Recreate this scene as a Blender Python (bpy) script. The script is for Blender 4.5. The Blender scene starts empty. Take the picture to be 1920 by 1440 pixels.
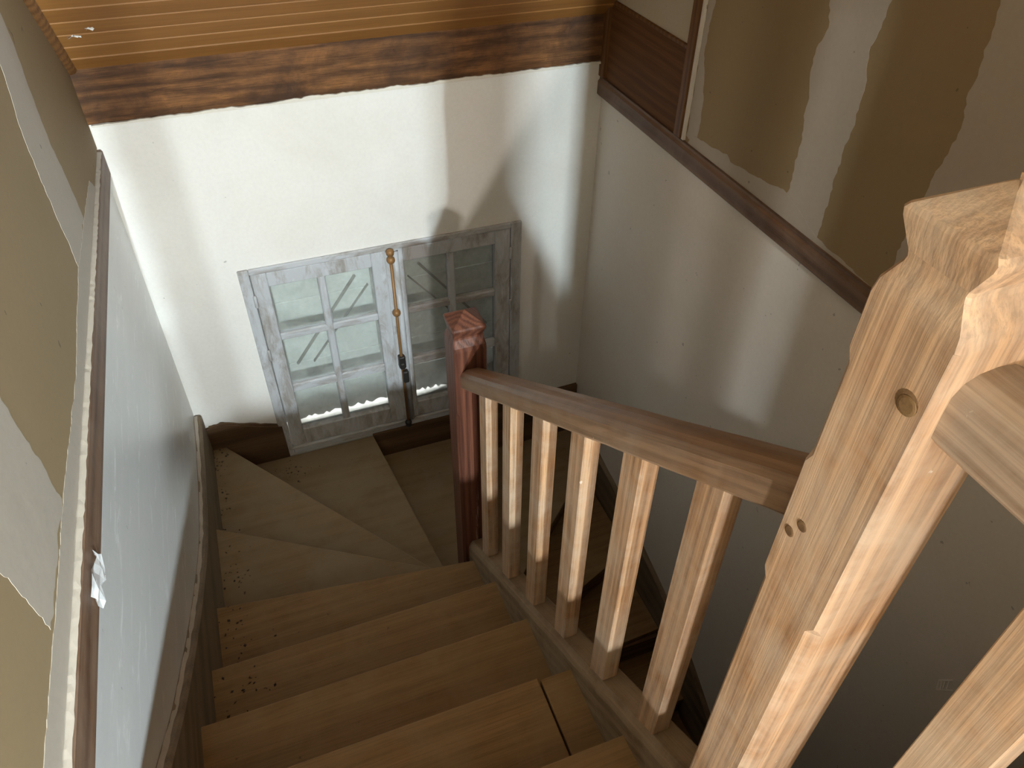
import bpy, bmesh, math, random
from mathutils import Vector, Matrix
random.seed(7)
S = 1.2            # metres per layout unit
Z0 = 1.03          # upper floor lies this far (units) below the eye
SC = bpy.context.scene
COL = SC.collection

def U(x, y, z):
    return Vector((x * S, y * S, (z + Z0) * S))

# ---------------------------------------------------------------- camera
def rot(a, b, c):
    return (Matrix.Rotation(a, 3, 'Z') @ Matrix.Rotation(b, 3, 'X') @ Matrix.Rotation(c, 3, 'Y'))
R = rot(-0.37106791, -0.725194078, -0.0143449881)
cam = bpy.data.cameras.new('camera')
cam.sensor_fit = 'HORIZONTAL'; cam.sensor_width = 36.0
cam.lens = 1438.0 / 1920.0 * 36.0
cam.clip_start = 0.02; cam.clip_end = 100
camo = bpy.data.objects.new('camera', cam); COL.objects.link(camo)
right, fwd, up = R.col[0], R.col[1], R.col[2]
M = Matrix(((right.x, up.x, -fwd.x), (right.y, up.y, -fwd.y), (right.z, up.z, -fwd.z)))
camo.matrix_world = Matrix.Translation(U(0, 0, 0)) @ M.to_4x4()
SC.camera = camo

# ---------------------------------------------------------------- world, big lights, exposure
w = bpy.data.worlds.new('daylight'); SC.world = w; w.use_nodes = True
bg = w.node_tree.nodes['Background']
bg.inputs[0].default_value = (0.93, 0.97, 1.0, 1); bg.inputs[1].default_value = 3.0

def area(name, loc, target, sx, sy, power, color, spread=180):
    l = bpy.data.lights.new(name, 'AREA'); l.shape = 'RECTANGLE'; l.size = sx; l.size_y = sy
    l.energy = power; l.color = color; l.spread = math.radians(spread)
    o = bpy.data.objects.new(name, l); COL.objects.link(o); o.location = loc
    d = (target - loc).normalized()
    o.rotation_euler = d.to_track_quat('-Z', 'Y').to_euler()
    return o
# warm ambient fill, shining in through the added, unseen rear window
area('ambient_fill', U(0.30, -4.90, 0.10), U(0.30, 1.0, -0.45), 0.95 * S, 0.9 * S, 34, (1.0, 0.86, 0.70))

vs = SC.view_settings
vs.view_transform = 'Standard'; vs.look = 'None'; vs.gamma = 1.0; vs.use_curve_mapping = False
vs.exposure = 1.1

# ---------------------------------------------------------------- materials
def nmat(name):
    m = bpy.data.materials.new(name); m.use_nodes = True
    nt = m.node_tree; n = nt.nodes; L = nt.links
    return m, n, L, n['Principled BSDF']

def coords(n, L, scale, rnd=True, tilt=0.0):
    tc = n.new('ShaderNodeTexCoord'); out = tc.outputs['Object']
    if tilt:
        vr = n.new('ShaderNodeVectorRotate'); vr.rotation_type = 'X_AXIS'; vr.inputs['Angle'].default_value = tilt
        L.new(out, vr.inputs['Vector']); out = vr.outputs[0]
    if rnd:
        oi = n.new('ShaderNodeObjectInfo'); ml = n.new('ShaderNodeMath'); ml.operation = 'MULTIPLY'; ml.inputs[1].default_value = 7.3
        L.new(oi.outputs['Random'], ml.inputs[0])
        ad = n.new('ShaderNodeVectorMath'); ad.operation = 'ADD'
        L.new(out, ad.inputs[0]); L.new(ml.outputs[0], ad.inputs[1]); out = ad.outputs[0]
    mp = n.new('ShaderNodeMapping'); mp.inputs['Scale'].default_value = scale
    L.new(out, mp.inputs['Vector'])
    return mp.outputs[0]

def noise(n, L, vec, scale, detail=5, rough=0.6, dist=0.0):
    t = n.new('ShaderNodeTexNoise'); t.inputs['Scale'].default_value = scale; t.inputs['Detail'].default_value = detail
    t.inputs['Roughness'].default_value = rough; t.inputs['Distortion'].default_value = dist
    L.new(vec, t.inputs['Vector']); return t.outputs['Fac']

def ramp(n, L, fac, stops):
    r = n.new('ShaderNodeValToRGB'); e = r.color_ramp.elements
    while len(e) < len(stops): e.new(0.5)
    for i, (p, c) in enumerate(stops):
        e[i].position = p
        e[i].color = (c, c, c, 1) if isinstance(c, (int, float)) else (c[0], c[1], c[2], 1)
    L.new(fac, r.inputs[0]); return r.outputs[0]

def mixc(n, L, fac, a, b, mode='MIX'):
    m = n.new('ShaderNodeMix'); m.data_type = 'RGBA'; m.blend_type = mode
    for sock, v in ((m.inputs[0], fac), (m.inputs[6], a), (m.inputs[7], b)):
        if hasattr(v, 'is_linked'): L.new(v, sock)
        elif isinstance(v, (int, float)): sock.default_value = v
        else: sock.default_value = (v[0], v[1], v[2], 1)
    return m.outputs[2]

def bump(n, L, h, strength, dist=0.003):
    b = n.new('ShaderNodeBump'); b.inputs['Strength'].default_value = strength; b.inputs['Distance'].default_value = dist
    L.new(h, b.inputs['Height']); return b.outputs[0]

def srgb(r, g, b):
    f = lambda v: (v / 255 / 12.92) if v <= 10.3 else ((v / 255 + 0.055) / 1.055) ** 2.4
    return (f(r), f(g), f(b))

def wood(name, light, dark, axis, fig=9.0, rough=0.5, dust=None, dust_amt=0.0, chips=None, spots=None, bumps=0.25, fine=0.35, wavy=0.3, stretch=0.05, tilt=0.0, flecks=False):
    m, n, L, p = nmat(name)
    ax = 'xyz'.index(axis)
    st = [1.0, 1.0, 1.0]; st[ax] = stretch
    v = coords(n, L, st, True, tilt)
    f1 = noise(n, L, v, fig, 6, 0.62, 0.5)
    f3 = noise(n, L, v, fig * 5.5, 5, 0.65, 0.3)
    wv = n.new('ShaderNodeTexWave'); wv.wave_type = 'RINGS'; wv.rings_direction = 'XYZ'[ax]
    wv.inputs['Scale'].default_value = fig * 1.6; wv.inputs['Distortion'].default_value = 6.0
    wv.inputs['Detail'].default_value = 4; wv.inputs['Detail Scale'].default_value = 1.1
    L.new(v, wv.inputs['Vector'])
    st2 = [1.0, 1.0, 1.0]; st2[ax] = 0.02
    v2 = coords(n, L, st2, True, tilt)
    f2 = noise(n, L, v2, 260, 3, 0.7)
    a = mixc(n, L, 0.45, f1, f3)
    a = mixc(n, L, wavy, a, wv.outputs['Fac'])
    c = ramp(n, L, a, [(0.30, dark), (0.60, light), (0.85, [min(1, k * 1.15) for k in light])])
    g = ramp(n, L, f2, [(0.38, 0.35), (0.56, 1.0)])
    c = mixc(n, L, fine, c, mixc(n, L, 1.0, c, g, 'MULTIPLY'))
    if dust is not None:
        vd = coords(n, L, (1, 1, 1))
        d = ramp(n, L, noise(n, L, vd, 6, 8, 0.68, 0.4), [(0.38, 0.0), (0.70, dust_amt)])
        c = mixc(n, L, d, c, dust)
    if spots is not None:
        vs_ = coords(n, L, (1, 1, 1))
        s = ramp(n, L, noise(n, L, vs_, 30, 4, 0.6), [(0.70, 0.0), (0.76, 0.75)])
        c = mixc(n, L, s, c, spots)
    if flecks:
        vf = coords(n, L, (1, 1, .6))
        c = mixc(n, L, ramp(n, L, noise(n, L, vf, 48, 3, 0.55), [(0.735, 0.0), (0.76, 0.75)]), c, (0.78, 0.72, 0.63))
    if chips is not None:
        vc = coords(n, L, [1.0 if k < 0.5 else 1.0 for k in st] if False else st)
        s = ramp(n, L, noise(n, L, vc, 38, 6, 0.7, 0.5), [(chips[0], 0.0), (chips[0] + 0.05, chips[2])])
        c = mixc(n, L, s, c, chips[1])
    L.new(c, p.inputs['Base Color']); p.inputs['Roughness'].default_value = rough; p.inputs['Specular IOR Level'].default_value = 0.28
    L.new(bump(n, L, mixc(n, L, 0.5, f2, a), bumps, 0.0018), p.inputs['Normal'])
    return m

def plaster(name, base, stain, rough=0.8, scratch=0.0, stain_amt=0.35, bumps=0.25, tint=None):
    m, n, L, p = nmat(name)
    v = coords(n, L, (1, 1, 1), False)
    s = ramp(n, L, noise(n, L, v, 2.1, 7, 0.62, 0.3), [(0.42, 0.0), (0.72, stain_amt)])
    c = mixc(n, L, s, base, stain)
    fl = ramp(n, L, noise(n, L, v, 34, 2, 0.5), [(0.745, 0.0), (0.765, 0.6)])
    c = mixc(n, L, fl, c, [k * 0.35 for k in base])
    c = mixc(n, L, ramp(n, L, noise(n, L, v, 75, 4, 0.6), [(0.3, 0.10), (0.6, 0.0)]), c, [k * 0.6 for k in base])
    h = noise(n, L, v, 11, 8, 0.62)
    p.inputs['Roughness'].default_value = rough
    if scratch > 0:
        v2 = coords(n, L, (1.0, 0.16, 1.0), False)
        rt = n.new('ShaderNodeVectorRotate'); rt.rotation_type = 'X_AXIS'; rt.inputs['Angle'].default_value = -0.55
        L.new(v2, rt.inputs['Vector'])
        sn = noise(n, L, rt.outputs[0], 30, 6, 0.72, 0.8)
        sc_ = ramp(n, L, sn, [(0.575, 0.0), (0.66, 1.0)])
        c = mixc(n, L, mixc(n, L, 1.0, sc_, (scratch, scratch, scratch), 'MULTIPLY'), c, (0.92, 0.92, 0.91))
        c = mixc(n, L, ramp(n, L, noise(n, L, rt.outputs[0], 7, 6, 0.7, 1.0), [(0.35, 0.0), (0.75, 0.5)]), c, (0.56, 0.555, 0.545))
    L.new(c, p.inputs['Base Color'])
    L.new(bump(n, L, h, bumps, 0.004), p.inputs['Normal'])
    return m

def painted(name, base, under, thr=0.6, rough=0.55, axis='z', scale=16):
    m, n, L, p = nmat(name)
    st = [1, 1, 1]; st['xyz'.index(axis)] = 0.3
    v = coords(n, L, st)
    a = noise(n, L, v, scale, 9, 0.72, 0.6)
    s = ramp(n, L, a, [(thr - 0.12, 0.0), (thr + 0.06, 0.85)])
    c = mixc(n, L, s, base, under)
    hi = ramp(n, L, noise(n, L, v, scale * 2.3, 6, 0.7), [(0.55, 0.0), (0.75, 0.6)])
    c = mixc(n, L, hi, c, [min(1, k * 1.35) for k in base])
    L.new(c, p.inputs['Base Color']); p.inputs['Roughness'].default_value = rough
    L.new(bump(n, L, a, 0.3, 0.002), p.inputs['Normal'])
    return m

def flat(name, col, rough=0.6, metal=0.0, nscale=40, var=0.25):
    m, n, L, p = nmat(name)
    v = coords(n, L, (1, 1, 1))
    f = noise(n, L, v, nscale, 5, 0.6)
    c = mixc(n, L, ramp(n, L, f, [(0.35, 0.0), (0.7, var)]), col, [k * 0.45 for k in col])
    L.new(c, p.inputs['Base Color']); p.inputs['Roughness'].default_value = rough; p.inputs['Metallic'].default_value = metal
    L.new(bump(n, L, f, 0.15, 0.002), p.inputs['Normal'])
    return m

def glass_mat():
    m, n, L, p = nmat('dusty_glass'); n.remove(p)
    out = n['Material Output']
    tr = n.new('ShaderNodeBsdfTransparent'); tr.inputs[0].default_value = (0.95, 0.97, 0.96, 1)
    gl = n.new('ShaderNodeBsdfGlossy'); gl.inputs['Roughness'].default_value = 0.06
    df = n.new('ShaderNodeBsdfDiffuse'); df.inputs[0].default_value = (0.72, 0.73, 0.70, 1)
    fr = n.new('ShaderNodeFresnel'); fr.inputs[0].default_value = 1.45
    m1 = n.new('ShaderNodeMixShader'); L.new(fr.outputs[0], m1.inputs[0]); L.new(tr.outputs[0], m1.inputs[1]); L.new(gl.outputs[0], m1.inputs[2])
    v = coords(n, L, (1, 1, 1))
    d = ramp(n, L, noise(n, L, v, 9, 8, 0.7), [(0.35, 0.05), (0.75, 0.30)])
    m2 = n.new('ShaderNodeMixShader'); L.new(d, m2.inputs[0]); L.new(m1.outputs[0], m2.inputs[1]); L.new(df.outputs[0], m2.inputs[2])
    L.new(m2.outputs[0], out.inputs[0])
    return m

def plastic_mat():
    m, n, L, p = nmat('clear_plastic')
    p.inputs['Base Color'].default_value = (0.8, 0.8, 0.8, 1); p.inputs['Roughness'].default_value = 0.12
    p.inputs['Alpha'].default_value = 0.35
    return m

def emit_mat(name, col, st):
    m, n, L, p = nmat(name)
    p.inputs['Base Color'].default_value = (*col, 1); p.inputs['Emission Color'].default_value = (*col, 1); p.inputs['Emission Strength'].default_value = st
    return m

MT = {}
MT['wall_white'] = plaster('white_plaster', (0.80, 0.775, 0.73), (0.62, 0.56, 0.48), 0.75)
MT['wall_dull'] = plaster('dull_white_plaster', (0.72, 0.665, 0.595), (0.60, 0.54, 0.46), 0.85)
MT['wall_gloss'] = plaster('worn_gloss_plaster', (0.69, 0.69, 0.675), (0.66, 0.65, 0.63), 0.28, scratch=0.85, bumps=0.14)
MT['drywall'] = plaster('tan_drywall', (0.28, 0.20, 0.105), (0.23, 0.162, 0.08), 0.85, bumps=0.12)
MT['compound'] = plaster('joint_compound', (0.42, 0.365, 0.30), (0.36, 0.305, 0.24), 0.8, bumps=0.25)
MT['cream'] = plaster('cream_panel', (0.50, 0.44, 0.33), (0.42, 0.36, 0.26), 0.8)
MT['torn'] = plaster('torn_plaster', (0.72, 0.68, 0.60), (0.5, 0.42, 0.34), 0.9, bumps=0.6)
MT['oak_z'] = wood('worn_oak_upright', (0.60, 0.362, 0.198), (0.32, 0.172, 0.088), 'z', 12, 0.5, dust=(0.58, 0.47, 0.36), dust_amt=0.75, flecks=True, wavy=.22, fine=.6, bumps=.5)
MT['oak_y'] = wood('worn_oak_rail', (0.30, 0.180, 0.100), (0.17, 0.093, 0.050), 'y', 10, 0.38, dust=(0.36, 0.285, 0.22), dust_amt=0.5, tilt=0.605, flecks=True, wavy=.15)
MT['oak_rail2'] = wood('greyed_oak_rail', (0.44, 0.33, 0.245), (0.28, 0.19, 0.13), 'y', 10, 0.45, dust=(0.50, 0.44, 0.37), dust_amt=0.6, flecks=True)
MT['redwood'] = wood('red_stained_post', (0.155, 0.060, 0.036), (0.070, 0.027, 0.018), 'z', 12, 0.42, chips=(0.66, (0.55, 0.42, 0.33), 0.6), bumps=0.6)
MT['tread'] = wood('dusty_tread', (0.245, 0.145, 0.062), (0.185, 0.104, 0.042), 'x', 6, 0.75, wavy=.15, dust=(0.245, 0.165, 0.085), dust_amt=0.7, spots=(0.10, 0.06, 0.03))
MT['tread_grey'] = wood('dusty_grey_tread', (0.245, 0.168, 0.088), (0.185, 0.122, 0.060), 'x', 4, 0.8, wavy=.1, dust=(0.235, 0.178, 0.110), dust_amt=0.95, spots=(0.11, 0.08, 0.05), fine=0.15)
MT['riser'] = wood('brown_riser', (0.20, 0.115, 0.055), (0.13, 0.072, 0.034), 'x', 6, 0.7)
MT['string'] = wood('dusty_string', (0.26, 0.175, 0.10), (0.17, 0.105, 0.055), 'y', 6, 0.7, dust=(0.34, 0.26, 0.17), dust_amt=0.8, tilt=0.62)
MT['skirt'] = wood('skirting_board', (0.205, 0.148, 0.092), (0.13, 0.09, 0.052), 'y', 5, 0.65, dust=(0.22, 0.175, 0.125), dust_amt=0.6)
MT['skirt_x'] = wood('skirting_board_across', (0.135, 0.078, 0.040), (0.08, 0.044, 0.022), 'x', 5, 0.65)
MT['trim'] = wood('stained_trim', (0.185, 0.104, 0.062), (0.105, 0.056, 0.034), 'y', 6, 0.5, dust=(0.29, 0.215, 0.16), dust_amt=0.45)
MT['beam'] = wood('old_beam', (0.25, 0.110, 0.038), (0.055, 0.024, 0.011), 'x', 9, 0.75, spots=(0.03, 0.016, 0.01), bumps=0.9, fine=0.6, dust=(0.050, 0.024, 0.013), dust_amt=0.95, wavy=.2, stretch=.16)
MT['pine'] = wood('varnished_pine_board', (0.32, 0.142, 0.037), (0.245, 0.102, 0.025), 'x', 7, 0.55, bumps=0.08, wavy=.1, fine=.2)
MT['hardboard'] = wood('brown_panel', (0.150, 0.062, 0.018), (0.105, 0.041, 0.012), 'y', 9, 0.75)
MT['batten'] = wood('brown_batten', (0.185, 0.082, 0.026), (0.11, 0.046, 0.015), 'z', 9, 0.5)
MT['winpaint'] = painted('peeling_grey_blue_paint', (0.50, 0.51, 0.53), (0.27, 0.235, 0.20), 0.58)
MT['winpaint_x'] = painted('peeling_grey_blue_paint_across', (0.50, 0.51, 0.53), (0.27, 0.235, 0.20), 0.56, axis='x')
MT['shutter'] = painted('faded_shutter_paint', (0.87, 0.88, 0.85), (0.60, 0.58, 0.54), 0.74, axis='x', scale=9)
MT['shutter_dark'] = painted('brown_shutter_brace', (0.30, 0.275, 0.24), (0.18, 0.16, 0.135), 0.6, axis='x', scale=9)
MT['rust'] = flat('rusty_rod', (0.30, 0.155, 0.055), 0.5, 0.25)
MT['iron'] = flat('dark_iron', (0.055, 0.05, 0.045), 0.4, 0.6)
MT['glass'] = glass_mat()
MT['debris'] = flat('dark_debris', (0.045, 0.03, 0.02), 0.9)
MT['flake'] = flat('white_flakes', (0.75, 0.72, 0.68), 0.8)
MT['plastic'] = plastic_mat()
MT['floor'] = wood('floor_planks', (0.32, 0.20, 0.105), (0.22, 0.13, 0.06), 'x', 5, 0.6)
MT['stone'] = painted('sill_stone', (0.42, 0.40, 0.36), (0.05, 0.04, 0.03), 0.56, 0.9, 'x', 30)
MT['lampblack'] = flat('lamp_black', (0.03, 0.03, 0.03), 0.5)
MT['ceil'] = plaster('ceiling_paint', (0.62, 0.53, 0.42), (0.5, 0.42, 0.32), 0.9)
MT['pencil'] = flat('pale_marking', (0.95, 0.92, 0.88), 0.8, 0.0, 40, 0.05)

# ---------------------------------------------------------------- builders
ORG = {}
def empty(name, loc, label=None, cat=None, group=None, kind=None):
    o = bpy.data.objects.new(name, None); COL.objects.link(o); o.location = loc; o.empty_display_size = 0.1
    ORG[o.name] = Vector(loc)
    tag(o, label, cat, group, kind); return o

def tag(o, label=None, cat=None, group=None, kind=None):
    if label: o['label'] = label
    if cat: o['category'] = cat
    if group: o['group'] = group
    if kind: o['kind'] = kind
    return o

def link(name, bm, mat, parent=None, smooth=False, at=None):
    """bm holds metres in world space; 'at' = world point used as the object's own origin"""
    porg = ORG[parent.name] if parent else Vector((0, 0, 0))
    org = Vector(at) if at is not None else (porg if parent else Vector((0, 0, 0)))
    bmesh.ops.translate(bm, verts=bm.verts, vec=-org)
    bmesh.ops.recalc_face_normals(bm, faces=bm.faces)
    me = bpy.data.meshes.new(name); bm.to_mesh(me); bm.free()
    me.materials.append(MT[mat])
    if smooth:
        for f in me.polygons: f.use_smooth = True
    o = bpy.data.objects.new(name, me); COL.objects.link(o)
    o.location = org - porg
    if parent: o.parent = parent
    ORG[o.name] = org
    return o

def inst(name, me, loc, parent, rot=None):
    o = bpy.data.objects.new(name, me); COL.objects.link(o)
    o.location = Vector(loc) - (ORG[parent.name] if parent else Vector((0, 0, 0)))
    if parent: o.parent = parent
    if rot: o.rotation_euler = rot
    ORG[o.name] = Vector(loc); return o

def box(bm, x0, x1, y0, y1, z0, z1, bev=0.0, seg=1):
    t = bmesh.new()
    vs = [t.verts.new(U(x, y, z)) for x in (x0, x1) for y in (y0, y1) for z in (z0, z1)]
    for f in ((0, 1, 3, 2), (4, 6, 7, 5), (0, 4, 5, 1), (2, 3, 7, 6), (0, 2, 6, 4), (1, 5, 7, 3)):
        t.faces.new([vs[i] for i in f])
    if bev: bmesh.ops.bevel(t, geom=list(t.edges), offset=bev * S, segments=seg, affect='EDGES', profile=0.5)
    merge(bm, t)

def merge(bm, t):
    me = bpy.data.meshes.new('tmp'); t.to_mesh(me); t.free(); bm.from_mesh(me); bpy.data.meshes.remove(me)

def prism(bm, pts, z0, z1, bev=0.0):
    """horizontal polygon pts [(x,y)] between two heights"""
    t = bmesh.new()
    a = [t.verts.new(U(x, y, z0)) for x, y in pts]; b = [t.verts.new(U(x, y, z1)) for x, y in pts]
    t.faces.new(a); t.faces.new(b)
    k = len(pts)
    for i in range(k): t.faces.new((a[i], a[(i + 1) % k], b[(i + 1) % k], b[i]))
    bmesh.ops.recalc_face_normals(t, faces=t.faces)
    if bev: bmesh.ops.bevel(t, geom=list(t.edges), offset=bev * S, segments=2, affect='EDGES', profile=0.5)
    merge(bm, t)

def slab(bm, fn, pts, d0, d1):
    """polygon in a wall plane; fn((a,b),d) -> world point"""
    t = bmesh.new()
    a = [t.verts.new(fn(p, d0)) for p in pts]; b = [t.verts.new(fn(p, d1)) for p in pts]
    t.faces.new(a); t.faces.new(b); k = len(pts)
    for i in range(k): t.faces.new((a[i], a[(i + 1) % k], b[(i + 1) % k], b[i]))
    merge(bm, t)

def sweep(bm, sec, path, cap=True):
    """sections: sec(i) -> list of world points along the path index list"""
    t = bmesh.new(); rings = [[t.verts.new(p) for p in sec(i)] for i in path]
    k = len(rings[0])
    for r0, r1 in zip(rings, rings[1:]):
        for j in range(k): t.faces.new((r0[j], r0[(j + 1) % k], r1[(j + 1) % k], r1[j]))
    if cap: t.faces.new(rings[0]); t.faces.new(rings[-1])
    merge(bm, t)

def rough_poly(pts, step=0.012, amp=0.004, seed=0):
    rnd = random.Random(seed); out = []
    k = len(pts); cur = 0.0
    for i in range(k):
        a = pts[i]; b = pts[(i + 1) % k]; L = math.hypot(b[0] - a[0], b[1] - a[1]); m = max(1, int(L / step))
        nx, ny = -(b[1] - a[1]) / (L or 1), (b[0] - a[0]) / (L or 1)
        for j in range(m):
            tt = j / m; cur = cur * 0.7 + rnd.uniform(-amp, amp)
            out.append((a[0] + (b[0] - a[0]) * tt + nx * cur, a[1] + (b[1] - a[1]) * tt + ny * cur))
    return out

XL, XR, YB = -0.362, 1.231, 2.354
ZLOW = -3.75
YREAR = -4.7
ZC = 1.5
LX = lambda p, d: U(XL + d, p[0], p[1])         # on the left wall, d out of it
RX = lambda p, d: U(XR - d, p[0], p[1])
BY = lambda p, d: U(p[0], YB - d, p[1])

# ---------------------------------------------------------------- room shell
WX0, WX1, WZ0, WZ1 = -0.081, 0.943, -2.322, -1.432
bm = bmesh.new()
T = 0.26
box(bm, XL - 0.2, WX0 + 0.01, YB, YB + T, ZLOW, 0.2)
box(bm, WX1 - 0.01, XR + 0.2, YB, YB + T, ZLOW, 0.2)
box(bm, WX0 + 0.01, WX1 - 0.01, YB, YB + T, WZ1 - 0.01, 0.2)
box(bm, WX0 + 0.01, WX1 - 0.01, YB, YB + T, ZLOW, WZ0 + 0.01)
wall_back = tag(link('wall_back', bm, 'wall_white'), kind='structure', label='white plaster wall around the small casement window')
bm = bmesh.new(); box(bm, XL - 0.2, XL, YREAR, YB + 0.1, ZLOW, ZC + 0.3)
wall_left = tag(link('wall_left', bm, 'wall_gloss'), kind='structure', label='scuffed glossy white wall beside the stair treads')
bm = bmesh.new(); box(bm, XR, XR + 0.2, YREAR, YB + 0.1, ZLOW, ZC + 0.3)
wall_right = tag(link('wall_right', bm, 'wall_dull'), kind='structure', label='dull white plaster wall beyond the banister')
# rear wall with an opening added for the ambient fill
bm = bmesh.new()
RX0, RX1, RZ0, RZ1 = -0.18, 0.78, -0.35, 0.55
box(bm, XL - 0.2, RX0, YREAR - 0.12, YREAR, ZLOW, ZC + 0.3)
box(bm, RX1, XR + 0.2, YREAR - 0.12, YREAR, ZLOW, ZC + 0.3)
box(bm, RX0, RX1, YREAR - 0.12, YREAR, RZ1, ZC + 0.3)
box(bm, RX0, RX1, YREAR - 0.12, YREAR, ZLOW, RZ0)
tag(link('wall_rear', bm, 'wall_white'), kind='structure', label='plaster wall with an added window behind the landing')
w2 = empty('added_window', U((RX0 + RX1) / 2, YREAR, RZ0), 'added painted window frame, unseen, in the landing wall', None, None, 'structure')  # added, unseen window that gives the ambient fill an opening
for a in ((RX0, RX0 + .03, RZ0, RZ1), (RX1 - .03, RX1, RZ0, RZ1), (RX0 + .03, RX1 - .03, RZ0, RZ0 + .03), (RX0 + .03, RX1 - .03, RZ1 - .03, RZ1), (.285, .315, RZ0 + .03, RZ1 - .03)):
    bm = bmesh.new(); box(bm, a[0], a[1], YREAR - .07, YREAR - .03, a[2], a[3], .003); link('frame_bar', bm, 'winpaint', w2)
# landing floor and the floor far below
FE = 0.150
bm = bmesh.new(); box(bm, XL, XR, YREAR, FE - .03, -1.12, -1.03)
floor = tag(link('floor', bm, 'floor'), kind='structure', label='upper landing floor of brown planks')
for i in range(7):
    bm = bmesh.new(); y1 = FE - i * 0.125
    box(bm, XL + .002, XR - .002, y1 - .122, y1, -1.03, -1.018 + (0.0 if i else 0.0), .003)
    link('plank', bm, 'floor', floor)
bm = bmesh.new(); box(bm, XL, XR, YREAR, YB, ZLOW - .1, ZLOW)
tag(link('floor.001', bm, 'floor'), kind='structure', label='dark floor at the foot of the stairs')

# ceiling: 45 degree slope behind the boards, then flat
bm = bmesh.new()
SY, SZ = YB, -0.73
def roofpt(x, s, d):        # s along slope (units), d below its face
    q = math.sqrt(0.5)
    return U(x, SY - s * q - d * q, SZ + s * q - d * q)
ytop = SY - (ZC - SZ)
t = [(XL - .1), (XR + .1)]
vsx = []
for x in t:
    vsx.append([bm.verts.new(U(x, SY + .05, SZ - .05)), bm.verts.new(U(x, ytop, ZC)), bm.verts.new(U(x, YREAR - .1, ZC)), bm.verts.new(U(x, YREAR - .1, ZC + .12)), bm.verts.new(U(x, ytop + .05, ZC + .12)), bm.verts.new(U(x, SY + .2, SZ + .0))])
for i in range(6): bm.faces.new((vsx[0][i], vsx[0][(i + 1) % 6], vsx[1][(i + 1) % 6], vsx[1][i]))
bm.faces.new(vsx[0]); bm.faces.new(vsx[1])
ceiling = tag(link('ceiling', bm, 'ceil'), kind='structure', label='sloping ceiling lined with honey coloured wooden boards')
# boards of the slope, one by one
bw = 0.0565
def board_mesh():
    t = bmesh.new()
    x0, x1 = XL + .004, XR - .003
    prof = [(0.0, 0.0), (0.0, .008), (.0022, .012), (bw - .0035, .012), (bw - .0012, .0085), (bw - .0012, .0)]
    ra = [t.verts.new(roofpt(x0, s, d)) for s, d in prof]; rb = [t.verts.new(roofpt(x1, s, d)) for s, d in prof]
    for i in range(6): t.faces.new((ra[i], ra[(i + 1) % 6], rb[(i + 1) % 6], rb[i]))
    t.faces.new(ra); t.faces.new(rb); return t
b0 = link('ceiling_board', board_mesh(), 'pine', ceiling, at=roofpt(0, 0, 0))
q = math.sqrt(.5)
for i in range(1, 44):
    inst('ceiling_board', b0.data, roofpt(random.uniform(-.0, .0), i * bw, random.uniform(-.0012, .0005)), ceiling)
# moulding strip where the boards meet the left wall
bm = bmesh.new()
sweep(bm, lambda s: [roofpt(XL + a, s, d) for a, d in ((.0, .008), (.022, .010), (.024, .014), (.018, .019), (.008, .021), (.0, .021))], (-.05, 1.2, 2.4))
link('moulding', bm, 'batten', ceiling)
# little cobweb tufts
for px, s in ((-.30, .17), (-.265, .20)):
    bm = bmesh.new()
    for k in range(7):
        a = random.uniform(0, 6.28); r1 = random.uniform(.006, .02)
        p = [roofpt(px + random.uniform(-.006, .006), s + random.uniform(-.006, .006), .014), roofpt(px + r1 * math.cos(a), s + r1 * .5 * math.sin(a), .020), roofpt(px + r1 * math.cos(a + .5), s + r1 * .5 * math.sin(a + .5), .017)]
        bm.faces.new([bm.verts.new(v) for v in p])
    link('cobweb', bm, 'flake', ceiling)

# wall-plate beam across the back wall
bm = bmesh.new()
nx, seq = 46, []
def beamsec(i):
    x = XL + .001 + (XR - XL - .002) * i / nx; r = random.Random(i * 5 + 1); j = lambda a: r.uniform(-a, a)
    return [U(x, YB + .02, -.888), U(x, YB - .004 + j(.0015), -.889 + j(.0025)), U(x, YB - .010 + j(.0015), -.882 + j(.002)), U(x, YB - .012 + j(.002), -.85), U(x, YB - .012 + j(.002), -.80), U(x, YB - .012 + j(.0015), -.76), U(x, YB - .010 + j(.001), -.724), U(x, YB + .02, -.70)]
sweep(bm, beamsec, range(nx + 1))
beam = tag(link('trim_3', bm, 'beam'), kind='structure', label='rough dark timber beam running along the top of the white wall')
# torn plaster lip along its lower edge
bm = bmesh.new()
top = []; rnd = random.Random(3); a = 0
xs = [XL + .01 + (XR - XL - .02) * i / 150 for i in range(151)]
hs = []
for i in range(151):
    a = a * .7 + rnd.uniform(-.0022, .0024); hs.append(-.8835 + max(-.004, min(.008, a + (.000 if i > 55 else -.003))))
pts = [(x, h) for x, h in zip(xs, hs)] + [(x, -.8925) for x in reversed(xs)]
slab(bm, BY, pts, -.003, .0145); link('torn_plaster', bm, 'torn', beam)

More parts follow.
